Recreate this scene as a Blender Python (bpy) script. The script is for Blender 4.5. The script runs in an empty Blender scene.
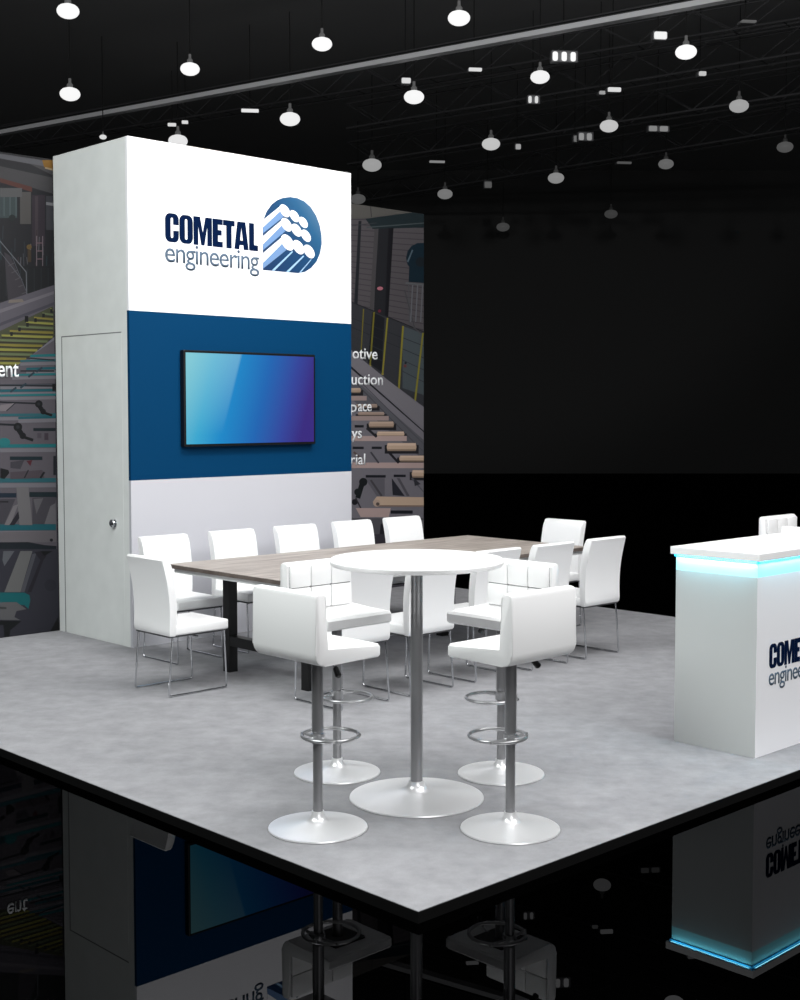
import bpy, bmesh, math, random
from math import pi, sin, cos, radians
from mathutils import Vector, Matrix
random.seed(4)
C = bpy.context.scene.collection
SC = bpy.context.scene

# ------------------------------------------------------------------ camera, world, lights, exposure
EYE = 1.85
FPX, PITCH, YAW, CX, CY = 1309.485, radians(3.2608), radians(43.8339), 397.695, 485.289
cam_data = bpy.data.cameras.new('camera')
cam = bpy.data.objects.new('camera', cam_data); C.objects.link(cam)
cam_data.sensor_width = 36; cam_data.lens = FPX*36/1000
cam_data.shift_x = (400-CX)/1000; cam_data.shift_y = (CY-500)/1000
cam_data.clip_end = 300
cam.location = (0, 0, EYE); cam.rotation_euler = (pi/2-PITCH, 0, -YAW)
SC.camera = cam

world = bpy.data.worlds.new('hall_air'); SC.world = world; world.use_nodes = True
world.node_tree.nodes['Background'].inputs[0].default_value = (.93, .96, 1, 1)
world.node_tree.nodes['Background'].inputs[1].default_value = .10

def spot(name, loc, target, power, cone, blend):
    l = bpy.data.lights.new(name, 'SPOT'); l.energy = power; l.spot_size = radians(cone); l.spot_blend = blend; l.shadow_soft_size = .3
    o = bpy.data.objects.new(name, l); C.objects.link(o); o.location = loc
    o.rotation_euler = (Vector(target)-Vector(loc)).to_track_quat('-Z', 'Y').to_euler(); return o
def area(name, loc, target, sx, sy, power, col=(1, 1, 1), spread=180):
    l = bpy.data.lights.new(name, 'AREA'); l.shape = 'RECTANGLE'; l.size = sx; l.size_y = sy
    l.energy = power; l.color = col; l.spread = radians(spread)
    o = bpy.data.objects.new(name, l); C.objects.link(o); o.location = loc
    o.rotation_euler = (Vector(target)-Vector(loc)).to_track_quat('-Z', 'Y').to_euler()
    return o
area('front_light', (7.2, -1.5, 6.6), (6.9, 8.0, 1.9), 5, 2.5, 430)
area('low_fill_light', (1.2, -2.6, 3.2), (5, 6, .9), 4, 2.5, 130)  # added fill behind the camera, lifts the faces turned towards it
area('tower_wash_light', (6.7, 4.8, 7.2), (6.7, 8.75, 3.6), 3, .8, 38, spread=60)
area('side_light', (-.5, 5.7, 5.4), (4.9, 7.0, 1.6), 3, 2.2, 330, (.95, 1, .985))
area('overhead_light', (5.0, 3.7, 7.3), (5.2, 4.3, 0), 6, 5, 600)
spot('added_beam_spot', (-1, -1, 7.2), (13, 13.6, 10.9), 2600, 46, .35)  # added unseen spot that brightens the ceiling beam
SC.view_settings.view_transform = 'Standard'; SC.view_settings.look = 'None'
SC.view_settings.exposure = 0; SC.view_settings.gamma = 1
SC.view_settings.use_curve_mapping = False

# ------------------------------------------------------------------ materials
def lin(c):
    return tuple((x/255/12.92 if x/255 <= .04045 else ((x/255+.055)/1.055)**2.4) for x in c)+(1,)
def mat(name, rgb, rough=.5, metal=0, spec=.5, emit=None, estr=0, noise=None, bump=None, coat=0):
    m = bpy.data.materials.new(name); m.use_nodes = True
    nt = m.node_tree; b = nt.nodes['Principled BSDF']
    b.inputs['Base Color'].default_value = lin(rgb); b.inputs['Roughness'].default_value = rough
    b.inputs['Metallic'].default_value = metal; b.inputs['Specular IOR Level'].default_value = spec
    b.inputs['Coat Weight'].default_value = coat
    if emit is not None:
        b.inputs['Emission Color'].default_value = lin(emit); b.inputs['Emission Strength'].default_value = estr
    if noise:
        sc, amt, det = noise
        tc = nt.nodes.new('ShaderNodeTexCoord'); n = nt.nodes.new('ShaderNodeTexNoise')
        n.inputs['Scale'].default_value = sc; n.inputs['Detail'].default_value = det
        nt.links.new(tc.outputs['Object'], n.inputs['Vector'])
        r = nt.nodes.new('ShaderNodeValToRGB')
        a = [max(0, x-amt) for x in rgb]; c2 = [min(255, x+amt) for x in rgb]
        r.color_ramp.elements[0].position = .3; r.color_ramp.elements[0].color = lin(a)
        r.color_ramp.elements[1].position = .7; r.color_ramp.elements[1].color = lin(c2)
        nt.links.new(n.outputs['Fac'], r.inputs['Fac']); nt.links.new(r.outputs['Color'], b.inputs['Base Color'])
    if bump:
        tc = nt.nodes.new('ShaderNodeTexCoord'); n = nt.nodes.new('ShaderNodeTexNoise')
        n.inputs['Scale'].default_value = bump[0]; n.inputs['Detail'].default_value = 3
        bp = nt.nodes.new('ShaderNodeBump'); bp.inputs['Strength'].default_value = bump[1]; bp.inputs['Distance'].default_value = .003
        nt.links.new(tc.outputs['Object'], n.inputs['Vector']); nt.links.new(n.outputs['Fac'], bp.inputs['Height'])
        nt.links.new(bp.outputs['Normal'], b.inputs['Normal'])
    return m
M = {}
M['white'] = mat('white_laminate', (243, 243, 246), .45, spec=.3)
M['white_shaded'] = mat('shaded_white_laminate', (192, 192, 198), .5, spec=.3)  # white laminate greyed to stand in for shade low on the tower
M['side'] = mat('white_side_panel', (228, 231, 229), .5, spec=.3, noise=(6, 3, 2))
M['blue'] = mat('blue_panel', (0, 54, 91), .6, spec=.08)
M['groove'] = mat('panel_joint', (120, 122, 122), .7)
M['leather'] = mat('white_leather', (243, 243, 243), .38, spec=.4, bump=(160, .08))
M['seam'] = mat('leather_seam', (120, 120, 122), .8)
M['underside'] = mat('seat_underside', (70, 70, 72), .7)
M['chrome'] = mat('chrome', (205, 207, 210), .16, 1)
M['basechrome'] = mat('polished_base', (248, 248, 249), .33, .55)
M['steel'] = mat('brushed_steel', (150, 150, 152), .34, .6)
M['end'] = mat('shaded_white_end', (194, 197, 196), .5, spec=.3)  # counter white with the shade of its end faces put into the colour
M['satin'] = mat('satin_chrome', (190, 190, 192), .3, .8)
M['black'] = mat('black_metal', (7, 7, 8), .5)
M['black_plastic'] = mat('black_plastic', (12, 12, 13), .35)
M['edge'] = mat('platform_edge_black', (5, 5, 5), .6, spec=.2)
M['top_white'] = mat('white_table_top', (248, 248, 248), .3)
M['apron'] = mat('grey_table_frame', (214, 215, 215), .5)
M['ctop'] = mat('counter_top_white', (247, 247, 247), .35)
M['ledband'] = mat('cyan_light_band', (190, 245, 250), .5, emit=(110, 232, 245), estr=.45)
M['ledstrip'] = mat('blue_light_strip', (60, 190, 240), .5, emit=(20, 170, 255), estr=1.6)
M['navy'] = mat('navy_print', (0, 20, 52), .7, spec=.05)
M['greyblue'] = mat('grey_print', (84, 100, 116), .7, spec=.05)
M['print_white'] = mat('white_print', (250, 250, 252), .5, spec=.3)
M['lettering'] = mat('white_wall_lettering', (228, 230, 232), .5)
M['ceiling'] = mat('dark_ceiling', (150, 150, 151), .9, spec=.1)
M['hallwall'] = mat('dark_hall_wall', (60, 60, 60), .9, spec=.05)
M['truss'] = mat('truss_steel', (64, 64, 66), .7, 0)
M['beam'] = mat('beam_steel', (236, 236, 238), .7, 0)
M['cable'] = mat('black_cable', (16, 16, 16), .9)
M['housing'] = mat('lamp_housing', (110, 110, 112), .6)

def carpet_mat():
    m = bpy.data.materials.new('grey_carpet'); m.use_nodes = True; nt = m.node_tree; b = nt.nodes['Principled BSDF']
    b.inputs['Roughness'].default_value = .95; b.inputs['Specular IOR Level'].default_value = .1
    tc = nt.nodes.new('ShaderNodeTexCoord')
    mp = nt.nodes.new('ShaderNodeMapping'); mp.inputs['Rotation'].default_value = (0, 0, radians(46)); mp.inputs['Scale'].default_value = (1, 1.0, 1)
    n1 = nt.nodes.new('ShaderNodeTexNoise'); n1.inputs['Scale'].default_value = 7; n1.inputs['Detail'].default_value = 5; n1.inputs['Roughness'].default_value = .65
    n2 = nt.nodes.new('ShaderNodeTexNoise'); n2.inputs['Scale'].default_value = 240; n2.inputs['Detail'].default_value = 2
    nt.links.new(tc.outputs['Object'], mp.inputs['Vector'])
    nt.links.new(mp.outputs[0], n1.inputs['Vector']); nt.links.new(tc.outputs['Object'], n2.inputs['Vector'])
    mx = nt.nodes.new('ShaderNodeMath'); mx.operation = 'MULTIPLY_ADD'; mx.inputs[1].default_value = .35
    nt.links.new(n2.outputs['Fac'], mx.inputs[0])
    m2 = nt.nodes.new('ShaderNodeMath'); m2.operation = 'MULTIPLY'; m2.inputs[1].default_value = .65
    nt.links.new(n1.outputs['Fac'], m2.inputs[0]); nt.links.new(m2.outputs[0], mx.inputs[2])
    r = nt.nodes.new('ShaderNodeValToRGB')
    r.color_ramp.elements[0].position = .34; r.color_ramp.elements[0].color = lin((130, 130, 133))
    r.color_ramp.elements[1].position = .66; r.color_ramp.elements[1].color = lin((154, 154, 157))
    nt.links.new(mx.outputs[0], r.inputs['Fac']); nt.links.new(r.outputs['Color'], b.inputs['Base Color'])
    return m
M['carpet'] = carpet_mat()

def gloss_floor():
    m = bpy.data.materials.new('black_gloss_floor'); m.use_nodes = True; nt = m.node_tree
    nt.nodes.remove(nt.nodes['Principled BSDF'])
    g = nt.nodes.new('ShaderNodeBsdfGlossy'); g.inputs['Roughness'].default_value = .0
    g.inputs['Color'].default_value = (.034, .034, .035, 1)
    nt.links.new(g.outputs[0], nt.nodes['Material Output'].inputs['Surface'])
    return m
M['gloss'] = gloss_floor()

def wood_mat():
    m = bpy.data.materials.new('grey_oak_top'); m.use_nodes = True; nt = m.node_tree; b = nt.nodes['Principled BSDF']
    b.inputs['Roughness'].default_value = .5
    tc = nt.nodes.new('ShaderNodeTexCoord'); mp = nt.nodes.new('ShaderNodeMapping'); mp.inputs['Scale'].default_value = (1.2, 16, 1)
    n = nt.nodes.new('ShaderNodeTexNoise'); n.inputs['Scale'].default_value = 2.2; n.inputs['Detail'].default_value = 7; n.inputs['Roughness'].default_value = .62
    r = nt.nodes.new('ShaderNodeValToRGB')
    e = r.color_ramp.elements
    e[0].position = .3; e[0].color = lin((132, 121, 114)); e[1].position = .72; e[1].color = lin((202, 193, 184))
    k = e.new(.5); k.color = lin((172, 162, 154))
    nt.links.new(tc.outputs['Object'], mp.inputs['Vector']); nt.links.new(mp.outputs[0], n.inputs['Vector'])
    nt.links.new(n.outputs['Fac'], r.inputs['Fac']); nt.links.new(r.outputs['Color'], b.inputs['Base Color'])
    return m
M['wood'] = wood_mat()
M['wood_edge'] = mat('dark_oak_edge', (96, 86, 80), .6, noise=(9, 12, 3))

def screen_mat():
    m = bpy.data.materials.new('lit_screen'); m.use_nodes = True; nt = m.node_tree; b = nt.nodes['Principled BSDF']
    b.inputs['Base Color'].default_value = (0.002, .002, .002, 1); b.inputs['Roughness'].default_value = .25
    tc = nt.nodes.new('ShaderNodeTexCoord'); sp = nt.nodes.new('ShaderNodeSeparateXYZ')
    nt.links.new(tc.outputs['Generated'], sp.inputs[0])
    # horizontal gradient leaning with height
    a = nt.nodes.new('ShaderNodeMath'); a.operation = 'MULTIPLY_ADD'; a.inputs[1].default_value = -.16
    nt.links.new(sp.outputs['Z'], a.inputs[0]); nt.links.new(sp.outputs['X'], a.inputs[2])
    a2 = nt.nodes.new('ShaderNodeMath'); a2.operation = 'ADD'; a2.inputs[1].default_value = .12
    nt.links.new(a.outputs[0], a2.inputs[0])
    r = nt.nodes.new('ShaderNodeValToRGB'); e = r.color_ramp.elements
    e[0].position = 0; e[0].color = lin((112, 196, 214)); e[1].position = 1; e[1].color = lin((58, 42, 130))
    for p, c in ((.18, (60, 172, 214)), (.36, (26, 140, 206)), (.62, (30, 104, 184)), (.84, (52, 70, 160))):
        k = e.new(p); k.color = lin(c)
    nt.links.new(a2.outputs[0], r.inputs['Fac'])
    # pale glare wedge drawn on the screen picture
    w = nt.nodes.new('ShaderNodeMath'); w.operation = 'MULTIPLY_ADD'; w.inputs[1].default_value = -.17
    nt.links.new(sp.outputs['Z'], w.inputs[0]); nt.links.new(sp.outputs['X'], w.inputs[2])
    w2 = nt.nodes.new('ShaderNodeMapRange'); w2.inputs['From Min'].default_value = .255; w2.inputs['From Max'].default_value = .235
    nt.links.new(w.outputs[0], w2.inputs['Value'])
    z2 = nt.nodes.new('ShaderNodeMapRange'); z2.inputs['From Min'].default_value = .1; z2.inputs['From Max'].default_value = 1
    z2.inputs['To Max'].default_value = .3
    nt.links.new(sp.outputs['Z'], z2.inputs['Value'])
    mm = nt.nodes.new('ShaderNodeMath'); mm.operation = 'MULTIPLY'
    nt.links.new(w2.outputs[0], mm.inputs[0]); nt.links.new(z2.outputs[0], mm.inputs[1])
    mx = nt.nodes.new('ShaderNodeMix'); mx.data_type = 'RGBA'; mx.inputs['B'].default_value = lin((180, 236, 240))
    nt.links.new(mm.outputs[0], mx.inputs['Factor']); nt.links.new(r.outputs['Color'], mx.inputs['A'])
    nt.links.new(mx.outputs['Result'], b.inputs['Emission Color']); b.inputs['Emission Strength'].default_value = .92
    return m
M['screen'] = screen_mat()
def disc_mat():
    m = bpy.data.materials.new('blue_badge_print'); m.use_nodes = True; nt = m.node_tree; b = nt.nodes['Principled BSDF']
    b.inputs['Roughness'].default_value = .5
    tc = nt.nodes.new('ShaderNodeTexCoord'); sp = nt.nodes.new('ShaderNodeSeparateXYZ'); nt.links.new(tc.outputs['Generated'], sp.inputs[0])
    g = nt.nodes.new('ShaderNodeMath'); g.operation = 'MULTIPLY_ADD'; g.inputs[1].default_value = .6
    nt.links.new(sp.outputs['X'], g.inputs[0])
    h = nt.nodes.new('ShaderNodeMath'); h.operation = 'MULTIPLY'; h.inputs[1].default_value = .5
    nt.links.new(sp.outputs['Z'], h.inputs[0]); nt.links.new(h.outputs[0], g.inputs[2])
    r = nt.nodes.new('ShaderNodeValToRGB'); e = r.color_ramp.elements
    e[0].position = .1; e[0].color = lin((0, 44, 84)); e[1].position = 1; e[1].color = lin((72, 108, 138))
    k = e.new(.55); k.color = lin((0, 58, 98)); k = e.new(.8); k.color = lin((26, 82, 120))
    nt.links.new(g.outputs[0], r.inputs['Fac']); nt.links.new(r.outputs['Color'], b.inputs['Base Color'])
    return m
M['disc'] = disc_mat()

# ------------------------------------------------------------------ helpers
def setp(o, label=None, cat=None, group=None, kind=None):
    if label: o['label'] = label
    if cat: o['category'] = cat
    if group: o['group'] = group
    if kind: o['kind'] = kind
    return o
def thing(name, label, cat, loc=(0, 0, 0), rz=0, group=None):
    o = bpy.data.objects.new(name, None); C.objects.link(o); o.empty_display_size = .1
    o.location = loc; o.rotation_euler = (0, 0, rz)
    return setp(o, label, cat, group)
def obj(name, bm, mats, parent=None, smooth=False, loc=None):
    bmesh.ops.recalc_face_normals(bm, faces=bm.faces)
    me = bpy.data.meshes.new(name); bm.to_mesh(me); bm.free()
    if not isinstance(mats, (list, tuple)): mats = [mats]
    for m in mats: me.materials.append(m)
    if smooth:
        for p in me.polygons: p.use_smooth = True
        try: me.set_sharp_from_angle(angle=radians(38))
        except Exception: pass
    o = bpy.data.objects.new(name, me); C.objects.link(o)
    if parent: o.parent = parent
    if loc: o.location = loc
    return o
def copy_tree(o, parent=None):
    c = o.copy(); C.objects.link(c); c.parent = parent
    if parent: c.matrix_parent_inverse = o.matrix_parent_inverse.copy()
    for ch in list(o.children): copy_tree(ch, c)
    return c
def box(bm, x0, x1, y0, y1, z0, z1, bevel=0, seg=2, mi=0):
    r = bmesh.ops.create_cube(bm, size=1)
    vs = r['verts']
    for v in vs:
        v.co = Vector(((x0+x1)/2+v.co.x*(x1-x0), (y0+y1)/2+v.co.y*(y1-y0), (z0+z1)/2+v.co.z*(z1-z0)))
    fs = {f for v in vs for f in v.link_faces}
    for f in fs: f.material_index = mi
    if bevel:
        es = {e for v in vs for e in v.link_edges}
        bmesh.ops.bevel(bm, geom=list(es), offset=bevel, segments=seg, profile=.5, affect='EDGES')
    return bm
def boxm(*a, **k): return box(bmesh.new(), *a, **k)
def tube(bm, pts, r, seg=10, closed=False):
    pts = [Vector(p) for p in pts]; n = len(pts); rings = []
    prev = None
    for i, p in enumerate(pts):
        if closed: t = (pts[(i+1) % n]-pts[i-1]).normalized()
        elif i == 0: t = (pts[1]-p).normalized()
        elif i == n-1: t = (p-pts[-2]).normalized()
        else: t = ((pts[i+1]-p).normalized()+(p-pts[i-1]).normalized()).normalized()
        if prev is None:
            a = Vector((0, 0, 1)) if abs(t.z) < .9 else Vector((1, 0, 0))
            u = t.cross(a).normalized()
        else: u = (prev-t*prev.dot(t)).normalized()
        prev = u; w = t.cross(u)
        rr = r[i] if isinstance(r, (list, tuple)) else r
        rings.append([bm.verts.new(p+u*rr*cos(2*pi*k/seg)+w*rr*sin(2*pi*k/seg)) for k in range(seg)])
    m = n if closed else n-1
    for i in range(m):
        A = rings[i]; B = rings[(i+1) % n]
        for k in range(seg): bm.faces.new((A[k], A[(k+1) % seg], B[(k+1) % seg], B[k]))
    if not closed: bm.faces.new(rings[0][::-1]); bm.faces.new(rings[-1])
    return bm
def rounded_path(pts, rad, n=5):
    pts = [Vector(p) for p in pts]; out = [pts[0]]
    for i in range(1, len(pts)-1):
        a = (pts[i-1]-pts[i]).normalized(); b = (pts[i+1]-pts[i]).normalized()
        p0 = pts[i]+a*rad; p2 = pts[i]+b*rad
        for k in range(n+1):
            t = k/n; out.append(p0*(1-t)**2+pts[i]*2*t*(1-t)+p2*t*t)
    out.append(pts[-1]); return out
def lathe(bm, prof, seg=48):
    rings = []
    for r, z in prof:
        if r < 1e-5: rings.append([bm.verts.new((0, 0, z))])
        else: rings.append([bm.verts.new((r*cos(2*pi*k/seg), r*sin(2*pi*k/seg), z)) for k in range(seg)])
    for A, B in zip(rings, rings[1:]):
        for k in range(seg):
            k2 = (k+1) % seg
            if len(A) == 1 and len(B) == 1: continue
            if len(A) == 1: bm.faces.new((A[0], B[k2], B[k]))
            elif len(B) == 1: bm.faces.new((A[k], A[k2], B[0]))
            else: bm.faces.new((A[k], A[k2], B[k2], B[k]))
    return bm
def extrude_profile(bm, prof, y0, y1, bevel=.008):
    """closed outline in x,z swept along y, its end rims rounded"""
    A = [bm.verts.new((x, y0, z)) for x, z in prof]; B = [bm.verts.new((x, y1, z)) for x, z in prof]
    fa = bm.faces.new(A); fb = bm.faces.new(B[::-1]); n = len(prof)
    for i in range(n): bm.faces.new((A[i], A[(i+1) % n], B[(i+1) % n], B[i]))
    if bevel:
        es = list(fa.edges)+list(fb.edges)
        bmesh.ops.bevel(bm, geom=es, offset=bevel, segments=2, profile=.5, affect='EDGES')
    return bm
def arc(cx, cz, r, a0, a1, n=5):
    return [(cx+r*cos(radians(a0+(a1-a0)*k/n)), cz+r*sin(radians(a0+(a1-a0)*k/n))) for k in range(n+1)]

# ------------------------------------------------------------------ view of the plan (measured in metres)
PX0, PX1, PY0, PY1 = 3.343, 9.884, 3.372, 9.882      # booth platform
TX0, TX1, TY0, TY1, TZ = 5.531, 7.824, 8.748, 9.872, 3.948   # tower
def ray(u, w):
    a = (u-CX)/FPX; b = (CY-w)/FPX; c, s = cos(PITCH), sin(PITCH)
    d = c+b*s; z = -s+b*c
    return Vector((d*sin(YAW)+a*cos(YAW), d*cos(YAW)-a*sin(YAW), z))
def on_y(u, w, Y):
    r = ray(u, w); k = Y/r.y; return (k*r.x, EYE+k*r.z)
def on_z(u, w, Z):
    r = ray(u, w); k = (Z-EYE)/r.z; return (k*r.x, k*r.y)

# ------------------------------------------------------------------ structure
def struct(name, bm, m, label=None, parent=None, **k):
    o = obj(name, bm, m, parent, **k); setp(o, label, kind='structure'); return o
HF = -.045
struct('floor', boxm(-20, 60, -20, 60, HF-.2, HF), M['gloss'], 'black mirror gloss floor of the exhibition hall')
plat = struct('floor', boxm(PX0, PX1, PY0, PY1+.2, HF+.035, 0), M['carpet'], 'raised platform covered in mottled grey carpet')
e = .004
bm = bmesh.new()
box(bm, PX0-e, PX0, PY0-e, PY1+.2+e, HF, -.002)
box(bm, PX1, PX1+e, PY0-e, PY1+.2+e, HF, -.002)
box(bm, PX0, PX1, PY0-e, PY0, HF, -.002)
box(bm, PX0, PX1, PY1+.2, PY1+.2+e, HF, -.002)
struct('trim_1', bm, M['edge'], 'black edging around the grey platform')
CZ = 9.0
struct('ceiling', boxm(-8, 48, -8, 48, CZ, CZ+.2), M['ceiling'], 'dark unlit ceiling of the exhibition hall')
wb = struct('wall_back', boxm(-40, 40, 0, .3, HF, CZ), M['hallwall'], 'distant dark wall of the hall behind the booth')
wb.location = (39.5*sin(YAW), 39.5*cos(YAW), 0); wb.rotation_euler = (0, 0, -YAW)

# ------------------------------------------------------------------ printed graphic wall behind the tower
GY = PY1
GX1 = PX1-.018
gw = struct('wall_graphic', boxm(PX0, GX1, GY, GY+.09, 0, 3.924), mat('dark_wall_panel', (20, 20, 22), .7, spec=.2), 'dark wall panel printed with a factory conveyor photograph')
PAL = {}
def pal(c):
    if c not in PAL:
        PAL[c] = len(PAL)
    return PAL[c]
pb = bmesh.new(); layer = [0]
def poly_xz(pts, c):
    layer[0] += 1; y = GY-.0004-layer[0]*.00003
    try:
        f = pb.faces.new([pb.verts.new((x, y, z)) for x, z in pts]); f.material_index = pal(c)
    except Exception: pass
ZT = 3.92
def clampx(p): return (min(max(p[0], PX0+.003), GX1-.003), min(max(p[1], .003), ZT))
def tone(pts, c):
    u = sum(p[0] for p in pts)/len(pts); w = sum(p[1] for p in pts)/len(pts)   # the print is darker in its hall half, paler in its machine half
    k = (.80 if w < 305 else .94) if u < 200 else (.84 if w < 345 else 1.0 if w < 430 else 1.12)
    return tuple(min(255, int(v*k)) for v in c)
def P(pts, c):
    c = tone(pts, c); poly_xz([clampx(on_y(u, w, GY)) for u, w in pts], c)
def S(u0, w0, u1, w1, t, c):
    dx, dy = u1-u0, w1-w0; L = math.hypot(dx, dy); nx, ny = -dy/L*t/2, dx/L*t/2
    P([(u0+nx, w0+ny), (u1+nx, w1+ny), (u1-nx, w1-ny), (u0-nx, w0-ny)], c)
def R(u0, w0, u1, w1, c): P([(u0, w0), (u1, w0), (u1, w1), (u0, w1)], c)
def D(u, w, r, c, k=1): P([(u+r*cos(2*pi*i/14), w+r*k*sin(2*pi*i/14)) for i in range(14)], c)
X0, X1, TXM = PX0+.003, GX1-.003, 6.6
poly_xz([(X0, .003), (TXM, .003), (TXM, ZT), (X0, ZT)], (46, 44, 50))
poly_xz([(TXM, .003), (X1, .003), (X1, ZT), (TXM, ZT)], (84, 82, 86))
# left half : upper hall
XL = -190
P([(XL, 60), (52, 152), (56, 300), (XL, 420)], (26, 26, 31))
P([(XL, 70), (54, 164), (54, 194), (XL, 112)], (62, 60, 63))
P([(XL, 66), (54, 162), (54, 168), (XL, 74)], (86, 86, 90))
P([(XL, 72), (30, 164), (54, 176), (54, 178), (XL, 80)], (30, 30, 34))
P([(42, 160), (54, 160), (54, 169), (44, 167)], (126, 88, 26)); P([(45, 167), (54, 169), (54, 171), (45, 168.5)], (150, 130, 100))
P([(XL, 112), (32, 187), (32, 192), (XL, 120)], (78, 44, 38))
R(-60, 195, 17, 218, (50, 62, 64)); R(20, 192, 31, 224, (74, 72, 70)); R(0, 188, 22, 197, (80, 80, 82))
for k in range(5): S(-8+k*6, 197, -8+k*6, 216, 1, (72, 84, 86))
R(32, 195, 45, 246, (44, 37, 45)); R(35, 196, 38, 246, (60, 52, 58)); R(46, 196, 56, 230, (56, 56, 62)); P([(46, 202), (54, 203), (54, 206), (46, 205)], (120, 120, 124))
for k in range(46):
    x = -60+k*2.5+random.uniform(-1, 1); h = random.uniform(6, 22); y = random.uniform(222, 262)
    S(x, y, x+random.uniform(-1, 1), y+h, random.uniform(.5, 1.3), random.choice([(64, 66, 72), (40, 46, 52), (82, 80, 86), (50, 42, 44), (20, 22, 28), (34, 52, 58)]))
D(12, 218, 3.4, (24, 30, 32)); D(29, 247, 2.6, (96, 76, 40)); R(27.5, 250, 31, 262, (60, 48, 34))
S(36.5, 236, 36.5, 268, .8, (120, 108, 114)); S(42.5, 236, 42.5, 268, .8, (120, 108, 114))
for y in (243, 251, 259): S(36.5, y, 42.5, y, .9, (116, 90, 98))
R(-40, 266, 54, 300, (20, 22, 26))
for k in range(13): S(-36+k*7, 268, -36+k*7, 296, .7, (36, 42, 46))
# staircase
P([(4, 252), (10, 256), (29, 298), (8, 303)], (56, 52, 58))
for k in range(5): S(8+k*3.4, 266+k*7, 14+k*3, 263+k*7.3, .8, (78, 74, 78))
S(-30, 206, 26, 272, .9, (104, 106, 112)); S(-30, 214, 22, 280, .7, (84, 86, 92)); S(26, 272, 26.5, 294, .9, (100, 102, 108)); S(12, 257, 28, 296, .6, (80, 82, 90))
# floor slab
P([(XL, 366), (54, 285), (54, 310), (XL, 412)], (78, 75, 82)); P([(XL, 374), (54, 291), (54, 294), (XL, 380)], (96, 92, 98)); P([(9, 300), (22, 299), (24, 302), (8, 303)], (120, 112, 104))
P([(XL, 396), (54, 302), (54, 305), (XL, 400)], (60, 58, 66))
# yellow roller bed
P([(XL, 420), (53, 306), (54, 336), (18, 366), (XL, 420)], (60, 62, 44))
for k in range(14):
    y = 309+k*4.4; a = 1+k*.09
    xr = min(53, 54-(y-334)*1.15) if y > 334 else 53
    xl = 52-(y-308)*1.85
    if xr-xl < 2: continue
    c = [(124, 122, 58), (88, 96, 66), (112, 104, 46)][k % 3]
    P([(xl, y-1), (xr, y+.6), (xr, y+2.2*a), (xl, y+.6*a)], c)
    S(xl, y+2.4, xr, y+3.4, .9, (38, 32, 26))
for k in range(6): R(50-k*8, 309+k*4.6, 52.5-k*8, 313+k*4.6, (20, 20, 24))
P([(17, 367), (54, 337), (54, 341), (22, 367)], (106, 104, 112)); R(24.5, 316, 28, 322, (10, 10, 12))
# lower shelves of the saw tables
P([(-190, 420), (16, 366), (54, 340), (58, 640), (-190, 640)], (82, 78, 85))
rows = [(356, 2.4, 30), (361, 2, 20), (369, 2.2, 26), (375, 2, 12), (385, 1.6, 0), (391, 2.4, -20), (395.5, 2, -2), (415.5, 2.6, -40), (418, 2.2, 18), (446.5, 3.4, -60), (481, 4.2, -80), (528, 6, -100)]
for k, (y, t, xs) in enumerate(rows):
    c = [(24, 96, 102), (36, 84, 92), (20, 78, 88)][k % 3] if t > 1.7 else (60, 62, 70)
    P([(xs, y-t/2), (55.5, y-t/2-1), (55.5, y+t/2-.8), (xs, y+t/2)], c)
    P([(xs, y+t/2+.6), (55.5, y+t/2-.2), (55.5, y+t/2+1.6+t*.6), (xs, y+t/2+2.4+t*.6)], (104, 102, 108))
for x0, y0, x1, y1, t in ((-30, 385, 52, 386, 1.4), (20, 371, 54, 371, 1.5), (26, 358, 54, 360, 1.2), (-30, 401, 38, 403.5, 1.6), (-30, 423, 17, 425, 2)):
    S(x0, y0, x1, y1, t, (24, 26, 32))
for x, y in ((28, 377), (36, 372), (20, 388), (10, 392)): S(x, y, x+6, y-4.6, 2, (34, 50, 60))
R(52, 384, 55.5, 391, (12, 12, 16))
def arm(x, y, s):
    D(x, y, 4*s, (14, 15, 19)); D(x, y, 1.6*s, (36, 38, 42)); S(x+.5*s, y+2*s, x+5*s, y+9*s, 4.6*s, (14, 15, 19)); D(x+4.5*s, y+8*s, 3*s, (16, 17, 21))
    S(x+5*s, y+9*s, x+14*s, y+12*s, 2.6*s, (14, 15, 19))
arm(38.5, 404, .95); arm(17.5, 427, 1.1); arm(-20, 452, 1.3)
P([(0, 405), (14, 403), (6, 411), (-4, 411)], (110, 104, 108)); S(6, 411, 15, 403, 1, (40, 40, 46))
D(4, 442, 6, (28, 100, 104), .7); D(-6, 444, 5, (20, 60, 66), .8)
R(33, 428, 55, 431, (20, 30, 36)); R(37, 433, 41, 438, (70, 64, 72)); R(44, 433, 48, 440, (60, 52, 60))
R(9.5, 456.5, 42, 460, (18, 34, 40)); P([(10, 462), (24, 460), (20, 469), (10, 468)], (56, 54, 60)); P([(26, 461), (32, 460), (30, 466)], (74, 30, 40))
P([(10, 472), (42, 470), (44, 478), (10, 479)], (68, 60, 66)); S(24, 478, 28, 470, 1.2, (26, 26, 30)); S(40, 478, 44, 472, 2, (20, 20, 24))
P([(0, 468), (8, 470), (9, 473), (4, 479), (0, 478)], (14, 15, 19)); R(53, 456, 55.5, 475, (22, 26, 32))
R(-60, 493, 16, 497.5, (20, 34, 46)); R(29, 492, 56, 497, (18, 32, 38))
P([(32, 498), (56, 497), (50, 524), (32, 524)], (60, 58, 64)); P([(-30, 499), (15, 499), (4, 524), (-30, 524)], (58, 56, 62))
P([(16, 487), (28, 487), (32, 525), (19, 525)], (98, 96, 98)); P([(13, 506), (18, 504), (10, 525), (4, 525)], (104, 100, 104)); P([(18, 511), (19, 518), (14, 525), (9, 525)], (30, 28, 36))
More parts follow.
